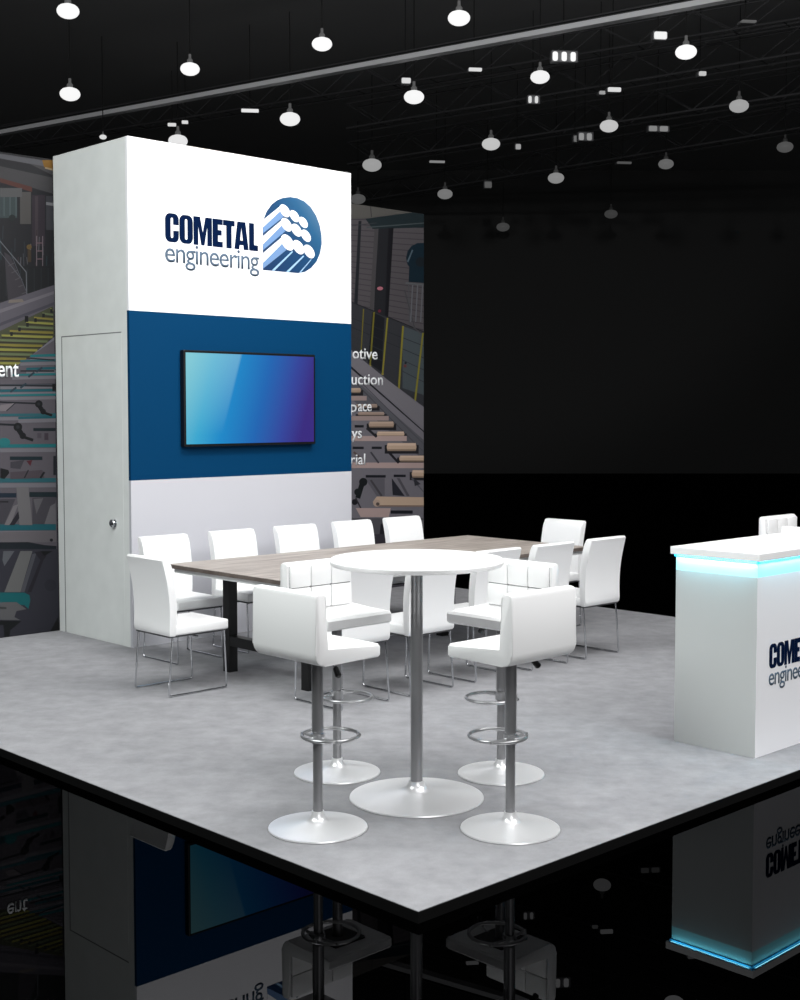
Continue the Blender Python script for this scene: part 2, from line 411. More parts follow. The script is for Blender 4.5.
P([(33, 499), (43, 498), (36, 514)], (86, 84, 88)); P([(50, 506), (55, 503), (55.5, 524), (44, 524)], (94, 92, 96)); R(-8, 501, 8, 502.5, (24, 24, 28))
P([(-100, 534), (56, 531), (56, 542), (-100, 545)], (92, 88, 92))
P([(-100, 543), (28, 542), (44, 545), (56, 546), (56, 550), (40, 549), (-100, 550)], (16, 24, 30)); D(51, 540, 1.6, (20, 22, 26))
P([(-190, 549), (57, 549), (58.5, 640), (-190, 670)], (42, 42, 50))
P([(20, 551), (32, 551), (20, 592), (4, 592)], (92, 92, 92)); P([(3, 551), (14, 551), (4, 566), (2, 560)], (80, 82, 88)); P([(32, 554), (36, 553), (24, 592), (20, 592)], (66, 68, 74))
P([(34, 552), (42, 551), (46, 556), (43, 560), (31, 592), (27, 592), (40, 560)], (28, 26, 34)); P([(40, 551), (52, 551), (44, 556)], (8, 9, 12)); D(50, 585, 6, (36, 36, 44))
P([(-60, 592), (24, 592.5), (29, 595), (30, 600), (28, 609), (24, 605), (-60, 603)], (10, 84, 88)); P([(-60, 603), (16, 602), (26, 609), (16, 611), (14, 617), (20, 620), (-60, 619)], (84, 84, 86))
P([(-60, 603), (6, 607), (6, 609), (-60, 607)], (50, 54, 54)); P([(-60, 619), (21, 621), (10, 630), (9, 637.5), (4, 637.5), (3, 625), (-60, 623)], (12, 15, 18)); P([(58, 616), (58.5, 634), (50, 634)], (14, 15, 18))
# right half
P([(330, 196), (346, 200), (372, 205.5), (412, 212.5), (365, 218.5), (330, 219)], (96, 94, 90)); S(370, 206, 371, 217, .8, (50, 50, 52))
R(330, 219, 426, 345, (92, 88, 91))
for k in range(24): S(340, 219+k*5.2, 425, 222+k*6.0, .8, (66, 63, 68))
P([(365, 219), (412, 212.5), (426, 214), (426, 228), (372, 229)], (30, 44, 48)); S(366, 227.5, 426, 223.5, 1.1, (74, 84, 86))
P([(377, 229), (393, 228), (386, 345), (372, 345)], (36, 37, 42)); P([(374, 229), (378, 229), (373, 312), (369, 310)], (78, 76, 78)); P([(388, 228), (393, 228), (386, 345), (383, 345)], (20, 20, 26))
P([(358, 221), (361, 221), (357, 306), (353.5, 306)], (34, 38, 44)); S(350, 226, 376, 223, .8, (60, 62, 66))
D(379.5, 288.5, 3, (196, 120, 134), .6); D(379, 311, 1.6, (110, 40, 56)); R(376, 316, 381, 328, (14, 14, 20))
P([(346, 300.5), (372, 310), (388, 318), (424, 333), (424, 408), (346, 350)], (56, 58, 63))
P([(372, 312), (384, 318), (381, 372), (367, 362)], (26, 28, 34)); P([(402, 326), (424, 334), (424, 395), (402, 388)], (66, 74, 78))
S(346, 300, 424, 332, 1.2, (36, 36, 42))
for k in range(4): S(346, 316+k*9, 424, 346+k*12, .8, (42, 46, 50))
for x0, y0, x1, y1, t in ((363, 309, 360.5, 352, 1.1), (373.5, 312, 369.5, 366, 1.7), (387, 318, 382, 374, 1.7), (402.5, 326, 398, 392, 1.9), (422.5, 333, 414, 405, 1.9)):
    S(x0, y0, x1, y1, t, (118, 112, 40)); D(x1, y1, 1.2, (130, 120, 56))
D(404.5, 366, 1.6, (92, 50, 50)); D(405, 363, 1.2, (20, 24, 28))
D(420, 258, 14.5, (12, 38, 50), 1.05); P([(409, 262), (424, 262), (424, 283), (408, 282)], (12, 38, 50)); S(407, 262, 412, 250, 1.5, (90, 108, 120)); D(420, 262, 5, (22, 30, 38))
S(405, 283, 424, 285, 1.4, (104, 106, 110)); S(408, 284, 409, 325, 1, (86, 88, 92)); S(404, 290, 414, 328, 1, (70, 72, 76))
for x in (412, 417, 422): S(x, 285, x-2, 322, 1.2, (112, 114, 120))
S(408, 322, 420, 334, 1, (84, 84, 88))
# concrete floor, rails
P([(346, 345), (358, 358), (424, 407), (424, 600), (346, 600)], (98, 95, 101)); P([(346, 347), (424, 409), (424, 427), (346, 362)], (112, 109, 115))
S(346, 363.5, 424, 431.5, 2, (26, 28, 32)); P([(346, 372), (424, 440), (424, 460), (346, 395)], (84, 84, 90)); S(356, 384, 424, 452, .8, (58, 58, 64)); S(362, 384, 424, 444, .8, (62, 62, 68))
TAN, PK = (164, 142, 124), (150, 132, 128)
def rol(x0, y0, x1, y1, c=TAN):
    R(x0-3, y0+2, x1+3, y1+2.6, (28, 28, 32)); P([(x0, y0), (x1, y0), (x1+.8, (y0+y1)/2), (x1, y1), (x0, y1), (x0-1, (y0+y1)/2)], c); R(x0, y0+.3, x1, y0+(y1-y0)*.32, tuple(min(255, v+16) for v in c))
    R(x0, y1-(y1-y0)*.22, x1, y1, tuple(int(v*.72) for v in c))
rol(346, 388, 359.5, 393); R(346, 396, 366, 400.5, PK); rol(356, 404, 376, 408, (140, 122, 110)); rol(358, 412, 383, 415.5, (150, 130, 118)); R(346, 416, 388, 420.5, PK)
rol(369, 421.5, 392.5, 427.5); rol(377, 431.5, 403, 436.5); R(346, 436, 406, 441, PK); rol(387, 443, 415, 451); rol(399.5, 455.5, 426, 461.5); R(346, 462.5, 426, 468, PK); rol(412, 470, 426, 477.5)
for a in ((352, 446.6, 363, 449), (371, 446.6, 381, 449), (365, 475, 385, 477.6), (393, 474.6, 405, 477), (390, 510.4, 412, 513.6), (354, 425, 363, 427.5)): R(*a, (22, 24, 30))
S(366, 428, 376, 437, 2.4, (30, 30, 34)); S(388, 452, 398, 463, 2.4, (26, 26, 32)); S(370, 452, 378, 463, 1.8, (54, 54, 60)); S(353, 452, 362, 460, 2, (76, 66, 64))
P([(391, 478), (404, 496), (392, 495)], (32, 33, 40)); P([(396, 478), (399, 478), (409, 496), (406, 496)], (70, 68, 74)); P([(364, 478), (384, 478), (384, 496), (376, 496)], (80, 78, 84)); S(370, 480, 381, 496, 2, (58, 56, 60))
S(411, 478, 424, 492, 2, (70, 70, 76)); P([(413, 478), (420, 484), (414, 486)], (40, 40, 46))
D(362.5, 482, 4.2, (18, 22, 24)); S(361, 485, 357, 498, 5, (18, 22, 24)); D(357, 492, 3.6, (22, 26, 28)); D(354, 502, 3, (24, 24, 28)); S(355, 498, 360, 508, 1.4, (40, 38, 42))
P([(376, 496.5), (426, 497), (426, 506), (376, 506.5), (372, 502)], TAN); R(376, 505, 426, 506.5, (112, 94, 84)); D(376, 503, 3.6, (150, 132, 118)); D(377, 504, 1.8, (74, 64, 60))
P([(355, 508), (390, 508), (388, 517), (360, 517)], PK); R(346, 518, 426, 600, (70, 69, 74)); P([(380, 524), (388, 521), (387, 542), (378, 542)], (22, 22, 28)); R(392, 520, 424, 532, (96, 94, 99))
P([(346, 534), (386, 534), (386, 560), (346, 560)], (48, 46, 52)); R(386, 546, 426, 556, (88, 84, 88)); R(346, 562, 426, 600, (58, 56, 62))
mats_print = [None]*len(PAL)
for c, i in PAL.items():
    g = .8
    mats_print[i] = mat('print_colour', c, .6, spec=.2)
    b = mats_print[i].node_tree.nodes['Principled BSDF'].inputs['Base Color']
    v = lin(c); b.default_value = (v[0]*g, v[1]*g, v[2]*g, 1)
pr = obj('factory_print', pb, mats_print, gw)
# recalc may turn single faces: not an issue for a two-sided print

def text_mesh(name, txt, x0, x1, zb, h, Y, m, parent, offset=0.0, space=1.0, ext=.001):
    cu = bpy.data.curves.new(name, 'FONT'); cu.body = txt; cu.offset = offset; cu.size = 1; cu.space_character = space; cu.resolution_u = 6
    t = bpy.data.objects.new(name, cu); C.objects.link(t)
    bpy.context.view_layer.update()
    me = bpy.data.meshes.new_from_object(t.evaluated_get(bpy.context.evaluated_depsgraph_get()))
    bpy.data.objects.remove(t); bpy.data.curves.remove(cu)
    xs = [v.co.x for v in me.vertices]
    sx = (x1-x0)/(max(xs)-min(xs)); xm = min(xs)
    hh = .527  # x-height of the built-in face
    for v in me.vertices:
        v.co = Vector((x0+(v.co.x-xm)*sx, Y, zb+v.co.y*h/hh))
    bm = bmesh.new(); bm.from_mesh(me); bpy.data.meshes.remove(me)
    bmesh.ops.remove_doubles(bm, verts=bm.verts, dist=1e-5)
    r = bmesh.ops.extrude_face_region(bm, geom=list(bm.faces))
    for v in [g for g in r['geom'] if isinstance(g, bmesh.types.BMVert)]: v.co.y -= ext
    return obj(name, bm, m, parent)
LY = GY-.012
for txt, x0, x1, yb, h in (('otive', 352.6, 377.5, 359, .086), ('uction', 351.6, 383, 384.8, .086), ('ace', 358, 371.6, 411.3, .084), ('p', 350.3, 356.8, 412, .084), ('ys', 351.6, 362, 438.3, .084), ('rial', 351, 365.3, 464.7, .084), ('ent', -2, 18.8, 376.8, .1)):
    um = (x0+x1)/2
    text_mesh('wall_lettering', txt, on_y(x0, yb, LY)[0], on_y(x1, yb, LY)[0], on_y(um, yb, LY)[1], h, LY, M['lettering'], gw, offset=.012)

# ------------------------------------------------------------------ logo (built in tower scale, origin at the left foot of the heavy word)
HB = .226                                   # cap height
def spline_shape(name, loops, m, parent, Y, ox, oz, s, ext=.0012, res=1):
    cu = bpy.data.curves.new(name, 'CURVE'); cu.dimensions = '2D'; cu.fill_mode = 'BOTH'
    for lp in loops:
        sp = cu.splines.new('POLY'); sp.points.add(len(lp)-1); sp.use_cyclic_u = True
        for i, (x, z) in enumerate(lp): sp.points[i].co = (x, z, 0, 1)
    t = bpy.data.objects.new(name, cu); C.objects.link(t); bpy.context.view_layer.update()
    me = bpy.data.meshes.new_from_object(t.evaluated_get(bpy.context.evaluated_depsgraph_get()))
    bpy.data.objects.remove(t); bpy.data.curves.remove(cu)
    bm = bmesh.new(); bm.from_mesh(me); bpy.data.meshes.remove(me)
    bmesh.ops.remove_doubles(bm, verts=bm.verts, dist=1e-6)
    r = bmesh.ops.extrude_face_region(bm, geom=list(bm.faces))
    for v in [g for g in r['geom'] if isinstance(g, bmesh.types.BMVert)]: v.co.z = ext/s
    for v in bm.verts: v.co = Vector((ox+v.co.x*s, Y-v.co.z*s, oz+v.co.y*s))
    return obj(name, bm, m, parent)
def rrect(x0, z0, x1, z1, r, n=5):
    return arc(x1-r, z0+r, r, -90, 0, n)+arc(x1-r, z1-r, r, 0, 90, n)+arc(x0+r, z1-r, r, 90, 180, n)+arc(x0+r, z0+r, r, 180, 270, n)
def word_loops():
    L = []; x = 0; g = .025; t = .23
    def sh(pts, dx): return [(px+dx, pz) for px, pz in pts]
    # C
    w = .6; o = 1.0
    c = arc(w-.2, .2, .2, 0, -90)+arc(.22, .22, .22, 270, 180)+arc(.22, .78, .22, 180, 90)+arc(w-.2, .8, .2, 90, 0)+[(w, .61), (w/2+.055, .61)]
    c += arc(w/2, .8, .055, 0, 180)+arc(w/2, .2, .055, 180, 360)+[(w/2+.055, .41), (w, .41)]
    L.append(sh(c, x)); x += w+g
    # O
    w = .6; L.append(sh(rrect(0, 0, w, 1, .22), x)); L.append(sh(rrect(w/2-.055, .14, w/2+.055, .86, .054), x)); x += w+g
    # M
    w = .84; L.append(sh([(0, 0), (0, 1), (.3, 1), (.42, .46), (.54, 1), (w, 1), (w, 0), (w-.215, 0), (w-.215, .66), (.49, 0), (.35, 0), (.215, .66), (.215, 0)], x)); x += w+g
    # E
    w = .47; L.append(sh([(0, 0), (0, 1), (w, 1), (w, .8), (t+.02, .8), (t+.02, .61), (w-.05, .61), (w-.05, .42), (t+.02, .42), (t+.02, .2), (w, .2), (w, 0)], x)); x += w+.02
    # T
    w = .54; L.append(sh([(w/2-.125, 0), (w/2-.125, .8), (0, .8), (0, 1), (w, 1), (w, .8), (w/2+.125, .8), (w/2+.125, 0)], x)); x += w-.02
    # A
    w = .68; L.append(sh([(0, 0), (.15, 1), (.53, 1), (w, 0), (w-.235, 0), (w-.25, .16), (.25, .16), (.235, 0)], x)); L.append(sh([(.275, .33), (w-.275, .33), (w/2, .8)], x)); x += w+g
    # L
    w = .43; L.append(sh([(0, 0), (0, 1), (.24, 1), (.24, .21), (w, .21), (w, 0)], x)); x += w
    return L, x
def logo(parent, ox, oz, s, Y):
    L, W = word_loops(); k = .917/W
    spline_shape('heavy_lettering', [[(x*k, z*HB) for x, z in lp] for lp in L], M['navy'], parent, Y, ox, oz, s)
    text_mesh('thin_lettering', 'engineering', ox-.002*s, ox+.928*s, oz-.156*s, .123*s, Y, M['greyblue'], parent, offset=.004, space=.9)
    # badge traced on the tower's own front plane, then re-based to the logo's origin
    def q(u, w):
        x, z = on_y(250+u/10, 190+w/10, TY0); return (x-5.867, z-3.176)
    out = [(128, 800), (126, 310)]+[(135, 290), (165, 215), (215, 145), (270, 102), (330, 78), (400, 70), (470, 80), (540, 112), (605, 170), (660, 255), (695, 350), (714, 450), (716, 540), (700, 630), (665, 715), (610, 780), (550, 818), (480, 831)]
    d = spline_shape('blue_badge', [[q(*p) for p in out]], M['disc'], parent, Y, ox, oz, s)
    rows = [((300, 150), [(345, 208, 1.0), (442, 262, .92), (530, 325, .86)], 300, 390), ((300, 290), [(362, 348, 1.05), (462, 402, 1.0), (556, 458, .95)], 462, 560), ((300, 440), [(372, 525, 1.25), (482, 572, 1.1), (588, 615, 1.05)], 632, 745)]
    wh = []
    for st, els, y0, y1 in rows:
        for ex, ey, es in els:
            al = radians(58)
            wh.append([(ex+es*(72*cos(a)*cos(al)-42*sin(a)*sin(al)), ey+es*(72*cos(a)*sin(al)+42*sin(a)*cos(al))) for a in [2*pi*i/24 for i in range(24)]])
    Yb = Y-.0016*s
    for st, els, y0, y1 in rows:           # bars running down to the left
        ex, ey, es = els[0]
        bar = [(ex-20, ey-66*es), (ex-62, ey-20), (ex-40, ey+20), (128, y1), (128, y0)]
        spline_shape('white_tube', [[q(*p) for p in bar]], M['print_white'], parent, Yb, ox, oz, s)
        sh = [(ex-46, ey+4), (ex-10, ey+60*es), (128, y1+42), (128, y1-18)]
        spline_shape('tube_shade', [[q(*p) for p in sh]], M['tubeshade'], parent, Yb-.0004*s, ox, oz, s)
    for i, lp in enumerate(wh):
        spline_shape('white_tube', [[q(*p) for p in lp]], M['print_white'], parent, Yb-(.0008+i*.00005)*s, ox, oz, s)
    for a, b in (((215, 805), (420, 610)), ((355, 822), (530, 655)), ((490, 826), (610, 690))):
        n = 11 if a[0] < 400 else 5
        spline_shape('white_streak', [[q(*p) for p in ((a[0], a[1]), (b[0], b[1]), (b[0]+n*.6, b[1]+n), (a[0]+2.4*n, a[1]+3))]], M['streak'], parent, Yb, ox, oz, s)
M['tubeshade'] = mat('pale_blue_print', (104, 136, 178), .5)
M['streak'] = mat('streak_print', (150, 185, 215), .5)

# ------------------------------------------------------------------ tower
tw = thing('display_tower', 'tall white boxy tower with a blue band, standing against the printed wall', 'exhibition tower', ((TX0+TX1)/2, (TY0+TY1)/2, 0))
tw_off = Vector(tw.location)
def tp(name, bm, m, parent=tw, **k):
    for v in bm.verts: v.co -= tw_off
    return obj(name, bm, m, parent, **k)
ZB, ZU = 1.308, 2.622
tp('side_carcass', boxm(TX0, TX1, TY0+.03, TY1, 0, TZ-.002), M['side'])
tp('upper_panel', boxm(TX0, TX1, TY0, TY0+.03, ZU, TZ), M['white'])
tp('blue_panel', boxm(TX0, TX1, TY0, TY0+.03, ZB, ZU), M['blue'])
tp('lower_panel', boxm(TX0, TX1, TY0, TY0+.03, 0, ZB), M['white_shaded'])
door = tp('door_leaf', boxm(TX0-.0008, TX0+.002, 8.86, 9.765, .012, 2.455), M['side'])
tp('door_joint', boxm(TX0-.0015, TX0+.002, 9.765, 9.777, 0, 2.463), M['groove'], door)
tp('door_joint', boxm(TX0-.0015, TX0+.002, 8.86, 9.765, 2.455, 2.463), M['groove'], door)
bm = lathe(bmesh.new(), [(0, 0), (.03, 0), (.03, .003), (.014, .005), (.013, .008), (.026, .012), (.033, .022), (.03, .034), (.018, .042), (0, .044)], 24)
bmesh.ops.rotate(bm, verts=bm.verts, matrix=Matrix.Rotation(-pi/2, 3, 'Y'))
for v in bm.verts: v.co += Vector((TX0-.001, 8.985, .963))
k_ = tp('door_knob', bm, M['chrome'], door, smooth=True); k_['label'] = 'round chrome door knob'
class LogoParent: pass
lg = bpy.data.objects.new('logo', None)
up = bpy.data.objects.new('printed_logo', bpy.data.meshes.new('printed_logo')); C.objects.link(up); up.parent = tw
# printed_logo is a thin carrier plate behind the printed marks
bmc = boxm(5.80-tw_off.x, 7.55-tw_off.x, TY0-.0001-tw_off.y, TY0+.001-tw_off.y, 2.93-tw_off.z, 3.74-tw_off.z); bmc.to_mesh(up.data); bmc.free(); up.data.materials.append(M['white'])
up.matrix_parent_inverse = Matrix.Identity(4)
bpy.data.objects.remove(lg)
before = set(bpy.data.objects)
logo(up, 5.867, 3.176, 1, TY0-.0008)
for o in set(bpy.data.objects)-before:
    for v in o.data.vertices: v.co -= tw_off

# television hung on the blue band
TVX0, TVX1, TVZ0, TVZ1 = 5.995, 7.358, 1.562, 2.332
tv = thing('television', 'flat black-framed screen glowing blue, hung on the blue panel of the tower', 'television', ((TVX0+TVX1)/2, TY0, TVZ0))
def tvp(name, bm, m, parent=tv):
    for v in bm.verts: v.co -= Vector(tv.location)
    return obj(name, bm, m, parent)
tvp('frame', boxm(TVX0, TVX1, TY0-.055, TY0-.0005, TVZ0, TVZ1, bevel=.006), M['black_plastic'])
tvp('screen', boxm(TVX0+.018, TVX1-.02, TY0-.058, TY0-.05, TVZ0+.02, TVZ1-.02), M['screen'])

# ------------------------------------------------------------------ reception counter
CX0, CX1, CY0, CY1 = 6.14, 7.36, 3.647, 4.157
ct = thing('reception_counter', 'white reception counter with cyan light under its top, near the right edge of the platform', 'counter', ((CX0+CX1)/2, (CY0+CY1)/2, 0))
co = Vector(ct.location)
def cp(name, bm, m, parent=ct, **k):
    for v in bm.verts: v.co -= co
    return obj(name, bm, m, parent, **k)
body = cp('body', boxm(CX0, CX1, CY0, CY1, 0, .968), M['white'])
for ex in (CX0, CX1): cp('end_shade_skin', boxm(ex-.0012, ex+.0012, CY0+.001, CY1-.001, .001, .968), M['end'])  # thin skins added over the ends to carry the painted shade
lb = cp('light_band', boxm(CX0, CX1, CY0, CY1, .968, 1.055), M['ledband']); lb['label'] = 'glowing cyan band'
cp('worktop', boxm(CX0-.024, CX1+.024, CY0-.024, CY1+.024, 1.055, 1.097, bevel=.003), M['ctop'])
bm = bmesh.new()
for q0, q1 in ((.001, .008),):
    box(bm, CX0-q1, CX0-q0, CY0-q1, CY1+q1, 1.043, 1.0545); box(bm, CX1+q0, CX1+q1, CY0-q1, CY1+q1, 1.043, 1.0545)
    box(bm, CX0-q0, CX1+q0, CY0-q1, CY0-q0, 1.043, 1.0545); box(bm, CX0-q0, CX1+q0, CY1+q0, CY1+q1, 1.043, 1.0545)
cp('light_strip', bm, M['ledstrip'])
lp_ = cp('printed_logo', boxm(6.22, 7.28, CY0-.0001, CY0+.001, .30, .76), M['white'])
before = set(bpy.data.objects)
logo(lp_, 6.268, .464, .585, CY0-.0008)
for o in set(bpy.data.objects)-before:
    for v in o.data.vertices: v.co -= co
def led(loc, along, down, sx, p):
    o = area('counter_led', loc, (0, 0, 0), sx, .01, p, (.30, .85, 1.0))
    z = -Vector(down).normalized(); x = Vector(along); y = z.cross(x)
    o.rotation_euler = Matrix((x, y, z)).transposed().to_euler(); return o
led((CX0-.017, (CY0+CY1)/2, 1.05), (0, 1, 0), (.35, 0, -1), .5, 1.3)
led(((CX0+CX1)/2, CY0-.017, 1.05), (1, 0, 0), (0, .35, -1), 1.2, 1.3)

# ------------------------------------------------------------------ conference table
TBX0, TBX1, TBY0, TBY1, TBZ = 5.30, 8.44, 6.56, 7.90, .75
tb = thing('conference_table', 'long grey oak conference table on black metal frames, ringed by white chairs', 'table', ((TBX0+TBX1)/2, (TBY0+TBY1)/2, 0))
to = Vector(tb.location)
def bp_(name, bm, m, parent=tb, **k):
    for v in bm.verts: v.co -= to
    return obj(name, bm, m, parent, **k)
top = bp_('tabletop', boxm(TBX0, TBX1, TBY0, TBY1, TBZ-.004, TBZ, bevel=.0015), M['wood'])
bp_('edge_band', boxm(TBX0+.001, TBX1-.001, TBY0+.001, TBY1-.001, TBZ-.03, TBZ-.004), M['wood_edge'], top)
bp_('apron', boxm(TBX0+.03, TBX1-.03, TBY0+.03, TBY1-.03, TBZ-.062, TBZ-.03), M['apron'])
for fx in (5.53, 7.69):
    for fy in (6.61, 7.476):
        bp_('leg', boxm(fx-.037, fx+.037, fy-.037, fy+.037, 0, TBZ-.062, bevel=.003), M['black'])
    bp_('crossbar', boxm(fx-.035, fx+.035, 6.647, 7.439, .19, .26, bevel=.003), M['black'])
    bp_('top_rail', boxm(fx-.03, fx+.03, 6.647, 7.439, TBZ-.09, TBZ-.062), M['black'])

# ------------------------------------------------------------------ conference chair
def make_chair():
    t = thing('conference_chair', '', 'chair')
    w = .21
    seat = obj('seat', boxm(-.2, .235, -w, w, .398, .465, bevel=.012, seg=3), M['leather'], t, smooth=True)
    zs = [.395+i*(.905-.395)/12 for i in range(13)]
    bk = lambda z: -.235-.055*max(0, (z-.42)/.485)**1.9+.012*sin(pi*max(0, min(1, (z-.42)/.485)))
    th = lambda z: .05+.012*((z-.395)/.51)
    outer = [(bk(z), z) for z in zs]; inner = [(bk(z)+th(z), z-(.004 if z > .85 else 0)) for z in zs][::-1]
    outer[0] = (bk(zs[0])+.012, zs[0]); outer.insert(1, (bk(zs[0]), zs[0]+.012))
    outer[-1] = (bk(zs[-1])+.0, zs[-1]-.012); outer.append((bk(zs[-1])+.012, zs[-1]))
    inner[0] = (bk(zs[-1])+th(.905)-.012, zs[-1]-.002); inner.insert(1, (bk(zs[-1])+th(.905), zs[-1]-.014))
    obj('backrest', extrude_profile(bmesh.new(), outer+inner, -w, w, .009), M['leather'], t, smooth=True)
    obj('seat_pan', boxm(-.225, .222, -w+.012, w-.012, .386, .399, bevel=.003), M['underside'], t)
    for s in (-1, 1):
        y = s*(w-.012)
        pts = rounded_path([(-.205, y, .39), (-.238, y, .008), (.222, y, .008), (.205, y, .39)], .022)
        obj('leg', tube(bmesh.new(), pts, .0062, 8), M['chrome'], t, smooth=True)
    obj('stretcher', tube(bmesh.new(), [(.0, -w+.012, .372), (.0, w-.012, .372)], .006, 8), M['chrome'], t, smooth=True)
    return t
ch0 = make_chair(); used = [False]
def chair(x, y, rz, label, group='white chairs around the conference table'):
    o = ch0 if not used[0] else copy_tree(ch0)
    used[0] = True; o.location = (x, y, 0); o.rotation_euler = (0, 0, rz); o['label'] = label; o['category'] = 'chair'; o['group'] = group
chair(4.957, 7.244, 0, 'white chair at the left end of the conference table, beside the tower door')
near = [(5.47, 'white chair, back to the camera, leftmost on the near side of the conference table'),
        (6.06, 'white chair with its back to the camera, just right of the bar table column'),
        (6.68, 'white chair, back to the camera, middle of five along the near side of the table'),
        (7.27, 'white chair, back to the camera, second from the right on the near side'),
        (7.885, 'white chair with its back to the camera, rightmost of all and beside the bare carpet')]
for x, l in near: chair(x, 6.22, pi/2, l)
far = [(5.58, 'white chair on the far side of the conference table, nearest the knobbed tower door'),
       (6.22, 'white chair on the far side, second from the left, below the television'),
       (6.87, 'white chair on the far side, middle of five, below the right half of the television'),
       (7.50, 'white chair on the far side, in front of the right edge of the tower'),
       (8.10, 'white chair on the far side in front of the roller conveyor print')]
for x, l in far: chair(x, 8.13, -pi/2, l)
chair(8.655, 7.18, pi, 'white chair at the right end of the conference table, its front turned left')

# ------------------------------------------------------------------ bar table
BX, BY = 4.342, 4.392
bt = thing('bar_table', 'tall round white bar table on one steel column and wide chrome foot', 'table', (BX, BY, 0))
obj('tabletop', lathe(bmesh.new(), [(0, 1.118), (.385, 1.118), (.405, 1.122), (.413, 1.131), (.414, 1.143), (.407, 1.152), (.394, 1.154), (0, 1.154)], 96), M['top_white'], bt, smooth=True)
obj('top_plate', lathe(bmesh.new(), [(0, 1.106), (.1, 1.106), (.1, 1.118), (0, 1.118)], 32), M['steel'], bt, smooth=True)
obj('column', lathe(bmesh.new(), [(0, .05), (.029, .05), (.029, 1.106), (0, 1.106)], 40), M['steel'], bt, smooth=True)
def dome(R_, H_, rc):
    pr_ = [(0, 0), (R_-.004, 0), (R_, .003), (R_-.002, .009)]
    for i in range(1, 13):
        t = i/12; r = (R_-.004)*(1-t)+rc*1.7*t
        pr_.append((r, .009+H_*(1-cos(t*pi/2))*.35+H_*.65*t**1.6))
    z = pr_[-1][1]
    pr_ += [(rc*1.35, z+.012), (rc*1.12, z+.026), (rc*1.05, z+.04), (0, z+.04)]
    return pr_
obj('foot', lathe(bmesh.new(), dome(.322, .035, .036), 96), M['basechrome'], bt, smooth=True)

# ------------------------------------------------------------------ bar stool
def make_stool():
    t = thing('bar_stool', '', 'stool')
    w = .215; zb, zs, zt = .772, .833, 1.082; xb, xf = -.193, .182; r = .055; tk = .062
    prof = [(xf-.012, zb), (xf, zb+.01), (xf, zs-.012), (xf-.012, zs), (xb+tk+.008, zs), (xb+tk, zs+.008), (xb+tk, zt-.014), (xb+tk-.014, zt), (xb+.02, zt), (xb+.006, zt-.006), (xb, zt-.02)]
    prof += arc(xb+r, zb+r, r, 180, 270, 7)
    sh = obj('seat_shell', extrude_profile(bmesh.new(), prof, -w, w, .009), M['leather'], t, smooth=True)
    bm = bmesh.new(); n = 3; gy = .004; pw = (2*w-.02)/n; ph = (zt-.016-zs-.004)/2
    for i in range(n):
        for j in range(2):
            box(bm, xb+tk-.004, xb+tk+.014, -w+.01+i*pw+gy/2, -w+.01+(i+1)*pw-gy/2, zs+.006+j*ph+gy/2, zs+.006+(j+1)*ph-gy/2, bevel=.006, seg=2)
    qp = obj('quilted_pad', bm, M['leather'], t, smooth=True); qp['label'] = 'white quilted pad of six squares'
    obj('seam_backing', boxm(xb+tk-.001, xb+tk+.0035, -w+.012, w-.012, zs+.006, zt-.018), M['seam'], qp)
    obj('mount_plate', boxm(-.10, .10, -.10, .10, zb-.014, zb+.002, bevel=.004), M['underside'], t)
    obj('column', lathe(bmesh.new(), [(0, .04), (.0215, .04), (.0215, .43), (.0255, .435), (.026, .44), (.026, zb-.014), (0, zb-.014)], 32), M['steel'], t, smooth=True)
    obj('foot', lathe(bmesh.new(), dome(.221, .03, .026), 80), M['basechrome'], t, smooth=True)
    ring = [(.075+.128*cos(2*pi*k/40), .115*sin(2*pi*k/40)*1.1, .405) for k in range(40)]
    fr = bmesh.new(); tube(fr, ring, .0085, 10, closed=True)
    lathe_b = [(.0, .385), (.031, .385), (.031, .425), (.0, .425)]
    lathe(fr, lathe_b, 24)
    tube(fr, [(-.02, 0, .405), (-.053, 0, .405)], .008, 8); tube(fr, [(.0, .02, .405), (.01, .122, .405)], .007, 8); tube(fr, [(.0, -.02, .405), (.01, -.122, .405)], .007, 8)
    obj('footrest', fr, M['satin'], t, smooth=True)
    lv = obj('lever', tube(bmesh.new(), [(0, -.06, zb-.006), (-.006, -.105, zb-.014), (-.012, -.135, zb-.032)], .005, 8), M['chrome'], t, smooth=True)
    d = Vector((-.01, -.036, -.038)).normalized(); a = Vector((-.011, -.132, zb-.030))
    obj('lever_handle', tube(bmesh.new(), [a, a+d*.008, a+d*.045, a+d*.052], [.008, .013, .015, .009], 10), M['black_plastic'], lv, smooth=True)
    return t
st0 = make_stool(); us = [False]
def stool(x, y, rz, label, group):
    o = st0 if not us[0] else copy_tree(st0)
    us[0] = True; o.location = (x, y, 0); o.rotation_euler = (0, 0, rz); o['label'] = label; o['category'] = 'stool'; o['group'] = group
G1 = 'white bar stools around the round bar table'
stool(3.705, 4.37, 0, 'white bar stool at the front left of the round table, smooth back turned left', G1)
stool(4.352, 4.98, -pi/2, 'white bar stool behind the round table on the left, quilted backrest facing the camera', G1)
stool(4.31, 3.77, pi/2, 'white bar stool at the front right of the round table, smooth back turned right', G1)
stool(4.94, 4.385, pi, 'white bar stool behind the round table on the right, quilted backrest facing left', G1)
G2 = 'white bar stools behind the counter'
stool(8.67, 4.83, -pi/2, 'white bar stool behind the reception counter, showing its quilted backrest above it', G2)
stool(8.045, 4.285, 0, 'white bar stool behind the counter, cut off by the right edge of the photo', G2)

